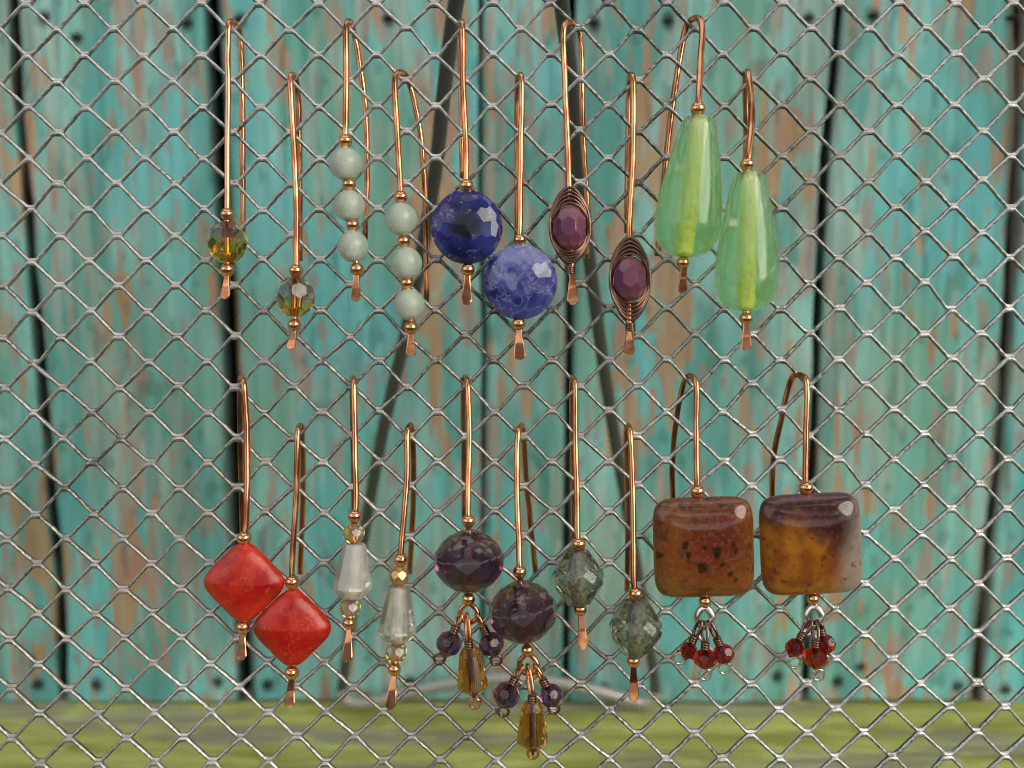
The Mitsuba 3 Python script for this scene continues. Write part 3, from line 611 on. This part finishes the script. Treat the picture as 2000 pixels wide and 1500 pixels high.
        return m, 'm_bicone', False, lerp((.70, .70, .56), (.76, .80, .78), t), {'uv': np.stack([k, k * 0], 1)}, 'grey_green_bead'
    if kind in ('cone', 'cone2'):
        R, h2 = w / 2, h / 2
        m = lathe([(R * .42, -h2), (R * .70, -h2 * .90), (R, -h2 * .58), (R * .97, -h2 * .50), (R * .56, h2 * .93), (R * .48, h2)], 10)
        m = fine(m, 0.5)
        t = sm(-.2, 1.0, -m.vertices[:, 1] / h2 - .45)
        c0 = lerp((.95, .95, .93), (.90, .80, .55), t)
        return m, 'm_milk' if kind == 'cone' else 'm_milk_clear', False, c0, {}, 'cone_bead'
    if kind in ('tiny', 'tiny2', 'tinygold'):
        m = fine(cut_bead(w, h, [(14, 7, .5), (-14, 7, 0), (50, 7, 0), (-50, 7, .5)], 0.95), 0.6)
        if kind == 'tinygold':
            c0 = lerp((.80, .50, .20), (.62, .30, .14), sm(.4, .6, nz(m.vertices, .5, seed)))
            return m, 'm_gold_coat', False, c0, {}, 'small_bead'
        return m, 'm_milk_clear', False, lerp((.92, .88, .82), (.92, .74, .22), sm(.45, .60, nz(m.vertices, .38, seed + 5))), {}, 'small_bead'
    if kind == 'violet':
        m = fine(cut_bead(w, h, [(16, 9, 0), (-16, 9, .5), (50, 9, .5), (-50, 9, 0)], .96), 0.8)
        return m, 'm_glass', False, np.tile((.46, .30, .48), (len(m.vertices), 1)), {}, 'bead'
    if kind == 'garnet':
        m = fine(cut_bead(w, h, [(18, 8, 0), (-18, 8, .5), (52, 8, .5), (-52, 8, 0)], .96), 0.8)
        return m, 'm_glass', False, np.tile((.74, .14, .10), (len(m.vertices), 1)), {}, 'bead'
    if kind == 'amber':
        n = rings([(-9, 8, 0), (-7, 8, .5), (30, 8, 0), (-44, 8, .5), (-62, 8, 0)])
        R = w / 2
        # upper body widens downwards, then is cut to a blunt point
        d = np.concatenate([np.full(8, R * .90), np.full(8, R * .92), np.full(8, h * .36), np.full(8, h * .40), np.full(8, h * .445)])
        n[:16, 1] *= -1
        n[:16] = rings([(8, 8, 0), (9, 8, .5)])
        m = fine(polytope(np.vstack([n, [[0, 1, 0], [0, -1, 0]]]), np.append(d, [h * .5, h * .5])), 0.8)
        return m, 'm_glass', False, np.tile((.80, .52, .20), (len(m.vertices), 1)), {}, 'bead'


def uv_mask(p, n, uv):
    return uv.x


scene['m_crust'] = {'type': 'diffuse', 'reflectance': rgb(0.30, 0.29, 0.26)}
scene['m_urn'] = {'type': 'blendbsdf', 'weight': proc(uv_mask), 'a': {'type': 'ref', 'id': 'm_glass'}, 'b': {'type': 'principled', 'base_color': rgb(0.16, 0.145, 0.14), 'roughness': 0.2}}
scene['m_bicone'] = {'type': 'blendbsdf', 'weight': proc(uv_mask), 'a': {'type': 'ref', 'id': 'm_glass'}, 'b': {'type': 'principled', 'base_color': rgb(0.17, 0.18, 0.16), 'roughness': 0.25}}
scene['m_milk'] = {'type': 'blendbsdf', 'weight': 0.28, 'a': {'type': 'ref', 'id': 'm_glass'}, 'b': {'type': 'principled', 'base_color': VC, 'roughness': 0.05, 'specular': 0.8}}
scene['m_milk_clear'] = {'type': 'blendbsdf', 'weight': 0.15, 'a': {'type': 'ref', 'id': 'm_glass'}, 'b': {'type': 'principled', 'base_color': VC, 'roughness': 0.05, 'specular': 0.8}}


def drop_profile(w, h):
    """Radius over height of the long drop, bottom to top, rounded at both ends."""
    t = np.linspace(0, 1, 90)
    knots = [(0, .0), (.004, .24), (.02, .48), (.05, .69), (.10, .86), (.16, .96), (.22, 1.0), (.30, .995), (.42, .95), (.55, .875), (.665, .785), (.78, .68), (.88, .59), (.94, .53), (.975, .45), (.992, .28), (1, .0)]
    from scipy.interpolate import PchipInterpolator
    k = np.array(knots)
    t = (1 - np.cos(t * np.pi)) / 2
    r = PchipInterpolator(k[:, 0], k[:, 1])(t)
    return np.stack([np.maximum(r, .004) * w / 2, (t - .5) * h], 1)


def paddle(top, bottom, width, r):
    top, bottom = np.array(top), np.array(bottom)
    d = bottom - top
    ln = np.linalg.norm(d)
    t = np.concatenate([np.linspace(0, .8, 12), .8 + .2 * np.sin(np.linspace(0, np.pi / 2, 9)[1:])])
    half = np.interp(t, [0, .15, .5, .8], [r, r * .95, width * .40, width * .5])
    half = np.where(t > .8, width / 2 * np.sqrt(np.maximum(0, 1 - ((t - .8) / .2) ** 2)) + .02, half)
    thick = np.interp(t, [0, .2, .45, 1], [r, r * .7, .26, .2])
    V = []
    for q, a, b in zip(t, half, thick):
        c = min(a * .25, .16)
        for x, z in ((a, -b + c * .6), (a, b - c * .6), (a - c, b), (0, b), (-a + c, b), (-a, b - c * .6), (-a, -b + c * .6), (-a + c, -b), (0, -b), (a - c, -b)):
            V.append([x, -q * ln, z])
    n, m = 10, len(t)
    k, F = np.arange(n), []
    for i in range(m - 1):
        a, b = i * n, (i + 1) * n
        F += [np.stack([a + k, a + (k + 1) % n, b + (k + 1) % n], 1), np.stack([a + k, b + (k + 1) % n, b + k], 1)]
    F += [np.stack([np.zeros(n - 2, int), k[2:], k[1:-1]], 1), np.stack([np.full(n - 2, (m - 1) * n), (m - 1) * n + k[1:-1], (m - 1) * n + k[2:]], 1)]
    mesh = trimesh.Trimesh(np.array(V), np.vstack(F), process=False)
    if mesh.volume < 0:
        mesh.invert()
    mesh.vertices[:, 2] += .10 * (nz(mesh.vertices + top, .9, 6) - .5) * sm(.2, .5, -mesh.vertices[:, 1] / ln)
    return placed(mesh, top, -d)


def helix(base, axis, radius, length, turns, n=14):
    y = np.asarray(axis, float) / np.linalg.norm(axis)
    z = np.array([0, 0, 1.0]) - y * y[2]
    z /= np.linalg.norm(z)
    x = np.cross(y, z)
    t = np.linspace(0, 1, int(turns * n) + 1)
    a = t * turns * 2 * np.pi
    return np.asarray(base) + radius * (np.cos(a)[:, None] * x + np.sin(a)[:, None] * z) + y * (t * length)[:, None]


def cage(bead_w, bead_h, top, bottom):
    """The wire wrapped herringbone fashion round an oval bead; top and bottom are heights above the bead's middle."""
    a, b, wires = bead_w / 2, bead_h / 2, []
    for k in range(10):
        lay, t = k % 2, (k // 2 + .5 * (k % 2)) / 4.5
        ak = a + .30 + .60 * t - .1 * lay
        yt, yb = b + .15 + (top - b - .2) * t, -(b + .15 + (-bottom - b - 2.2) * t)
        mid = (yt + yb) / 2 * .5
        pts = []
        for q in np.arange(40) / 40 * 2 * np.pi:
            s, cq = math.sin(q), math.cos(q)
            y = mid + (yt - mid if s > 0 else mid - yb) * s
            pointed = abs(cq) ** (.92 + .34 * t)
            x = ak * math.copysign(pointed, cq) + .10 * math.sin(3 * q + k)
            z = (1.3 - .75 * lay) * abs(s) ** 1.5 + .11 * k * (1 - abs(s)) - .35 * (1 - abs(s)) + (.22 if cq > 0 else -.05) * abs(s) - .05 * k * abs(s)
            pts.append((x, y, z))
        wires.append(tube(np.array(pts), .28, 8, closed=True))
    wires.append(tube(helix([0, bottom, 0], [0, 1, 0], .98, 1.9, 4), .30, 8))
    return trimesh.util.concatenate(wires)


# ---------------------------------------------------------------- the earrings
GROUP = 'copper earrings hung on the metal mesh'
for e in EARRINGS:
    key = free_key('earring')
    labels[key] = {'label': e['label'], 'category': 'earring', 'group': GROUP}
    front, back, r = [np.array(p) for p in e['front']], [np.array(p) for p in e['back']], e['r']
    f0, b0 = front[0], back[0]
    hook = [b0 + [0, .1, 0] + (f0 - b0) * [.02, 0, .05], (f0 * .25 + b0 * .75) + [0, .95 - (f0[1] * .25 + b0[1] * .75) + max(f0[1], b0[1]), 0],
            (f0 * .65 + b0 * .35) + [0, 1.0 - (f0[1] * .65 + b0[1] * .35) + max(f0[1], b0[1]), 0]]
    inline = [it for it in e['items'] if it[0] not in ('paddle', 'ring', 'silver', 'dangle')]
    through = [np.array(it[1]) for it in inline]
    tail = [np.array(it[1]) for it in e['items'] if it[0] == 'paddle']
    path = back[::-1] + hook[:1] + hook[1:] + front + through + tail
    # keep the path from doubling back where two measured points nearly coincide
    pts = [path[0]]
    for q in path[1:]:
        if np.linalg.norm(q - pts[-1]) > .5:
            pts.append(q)
    line = spline(pts, 9)
    line = line + .16 * np.stack([meshkit.noise(line * .22 + k * 9) - .5 for k in range(3)], 1)
    add(key + '__ear_wire', tube(line, r * (1 + .05 * (meshkit.noise(line * .5) - .5)), 14), 'm_copper', smooth=True)
    for i, it in enumerate(e['items']):
        kind = it[0]
        if kind == 'paddle':
            b_ = np.array(it[2]) + [0, 0, 2.5 + .5 * math.sin(it[1][0] * 1.7)]
            add(key + '__paddle', paddle(it[1], b_, it[3], r), 'm_copper', smooth=24)
            continue
        if kind in ('ring', 'silver'):
            c, w, h = np.array(it[1]), it[2], it[3]
            q = np.arange(36) / 36 * 2 * np.pi
            x = (w / 2 - .5) * np.cos(q) * (1 - .38 * np.clip(np.sin(q), 0, 1) ** 1.3)
            p = c + np.stack([x, (h / 2 - .3) * np.sin(q), .5 * np.cos(q)], 1)
            flat = [(math.cos(s) * .95, math.sin(s) * .55) for s in np.arange(10) / 10 * 2 * np.pi] if kind == 'silver' else None
            add(key + '__link_ring', tube(p, .95 if kind == 'silver' else .60, 10, True, flat), 'm_silver' if kind == 'silver' else 'm_copper', smooth=True)
            continue
        if kind == 'dangle':
            _, stone, c, w, h, loop, link = it
            c, loop, link = np.array(c), np.array(loop), np.array(link)
            up = link - c
            up[2] *= .4
            dk = free_key(key + '__dangle')
            mesh, bsdf, smooth, col, more, part = turned_stone(stone, w, h, c)
            ax = up if stone != 'amber' else c - loop
            add(dk + '__bead', placed(mesh, c, ax, roll=.3), bsdf, smooth, color=col, **more)
            y = ax / np.linalg.norm(ax)
            base = c + y * h * .48
            coil_len = 1.9
            add(dk + '__wire_wrap', trimesh.util.concatenate([tube(helix(base, y, .74, coil_len, 3.2), .34, 8), tube([c - y * h * .55, base + y * coil_len], .4, 8)]), 'm_old_copper', smooth=True)
            e0 = base + y * (coil_len - .1)
            mid = (e0 + link) / 2
            long_ = np.linalg.norm(link - e0) / 2 + .45
            ydir = (link - e0) / np.linalg.norm(link - e0)
            q = np.arange(28) / 28 * 2 * np.pi
            side = np.array([.5, 0, .85])
            p = mid + np.cos(q)[:, None] * ydir * long_ + np.sin(q)[:, None] * side * .95
            add(dk + '__link', tube(p, .38, 8, True), 'm_copper' if stone != 'garnet' else 'm_old_copper', smooth=True)
            lr = 1.25 if stone != 'garnet' else 1.4
            p = loop + lr * np.stack([np.cos(q), np.sin(q), .25 * np.sin(q)], 1)
            add(dk + '__eye_loop', tube(p, .34, 8, True), {'violet': 'm_old_copper', 'amber': 'm_copper', 'garnet': 'm_silver'}[stone], smooth=True)
            continue
        c = np.array(it[1])
        j = inline.index(it)
        nb = [through[j - 1] if j else front[-1], (through + tail)[j + 1] if j + 1 < len(through + tail) else None]
        axis = nb[0] - (nb[1] if nb[1] is not None else c)
        if kind == 'copper':
            axis[2] = 0
            add(key + '__copper_bead', placed(copper_ball(it[2], it[3]), c, axis), 'm_bright_copper', smooth=40)
        elif kind == 'wrapped':
            w, h, top, bottom = it[2], it[3], it[4], it[5]
            m = cut_bead(w, h, [(0, 8, .1), (27, 8, .6), (-27, 8, .6), (54, 8, .1), (-54, 8, .1)], .975)
            m = fine(m, .5)
            col = lerp((.17, .05, .11), (.24, .09, .08), sm(.45, 1, np.abs(m.vertices[:, 1]) / (h / 2)))
            ax = np.array(top) - np.array(bottom)
            ax[2] = 0
            add(key + '__oval_bead', placed(m, c, ax, roll=.2), 'm_stone', True, color=col)
            add(key + '__wire_cage', placed(cage(w, h, top[1] - c[1], bottom[1] - c[1]), c, ax), 'm_old_copper', smooth=True)
        elif kind == 'drop':
            w, h, tilt = it[2], it[3], math.radians(it[4])
            ax = np.array([math.sin(tilt), math.cos(tilt), 0])
            add(key + '__glass_drop', placed(lathe(drop_profile(w, h), 72), c, ax), 'm_clear_glass', True, interior={'type': 'ref', 'id': 'green_inside'})
            t = np.linspace(-.488, .480, 120)[:, None]
            core = tube(np.hstack([t * 0, t * h, t * 0]), np.interp(t[:, 0], [-.488, -.45, .42, .48], [1.1, 1.35, 1.3, 1.1]), 24)
            v = core.vertices
            col = lerp((.92, .80, .10), (.92, .90, .50), sm(-.35, .4, v[:, 1] / h + .5 * (nz(v, .5, 3) - .5)))
            col = lerp(col, (.92, .93, .72), .75 * sm(.52, .66, nz(v, [2.4, 3.4, 2.4], 8, 3)))
            add(key + '__core', placed(core, c, ax), 'm_core', True, color=col)
        else:
            mesh, bsdf, smooth, col, more, part = turned_stone(kind, it[2], it[3], c)
            if kind in ('agate', 'agate2'):
                tilt = math.radians(it[4])
                axis = np.array([-math.sin(tilt), math.cos(tilt), 0])
            elif kind in ('red', 'sodalite', 'sodalite2'):
                axis[2] = 0
            if kind in ('urn', 'urn2', 'bicone', 'cone', 'cone2', 'jade'):
                t = np.linspace(-.455, .455, 40)[:, None]
                bore = tube(np.hstack([t * 0, t * it[3], t * 0]), 1.25 if kind != 'cone2' else 1.0, 18)
                tone = {'u': (.20, .10, .15), 'b': (.44, .42, .37), 'c': (.72, .66, .64), 'j': (.86, .86, .82)}[kind[0]]
                bc = lerp(tone, np.array(tone) * (.9 if kind == 'jade' else .45), sm(.45, .65, nz(bore.vertices, [1.6, .7, 1.6], 5)))
                add(key + '__bore', placed(bore, c, axis), 'm_core', True, color=bc)
            add(key + '__' + part, placed(mesh, c, axis, roll={'olive': .1, 'olive2': .35}.get(kind, 0)), bsdf, smooth, color=col, **more)
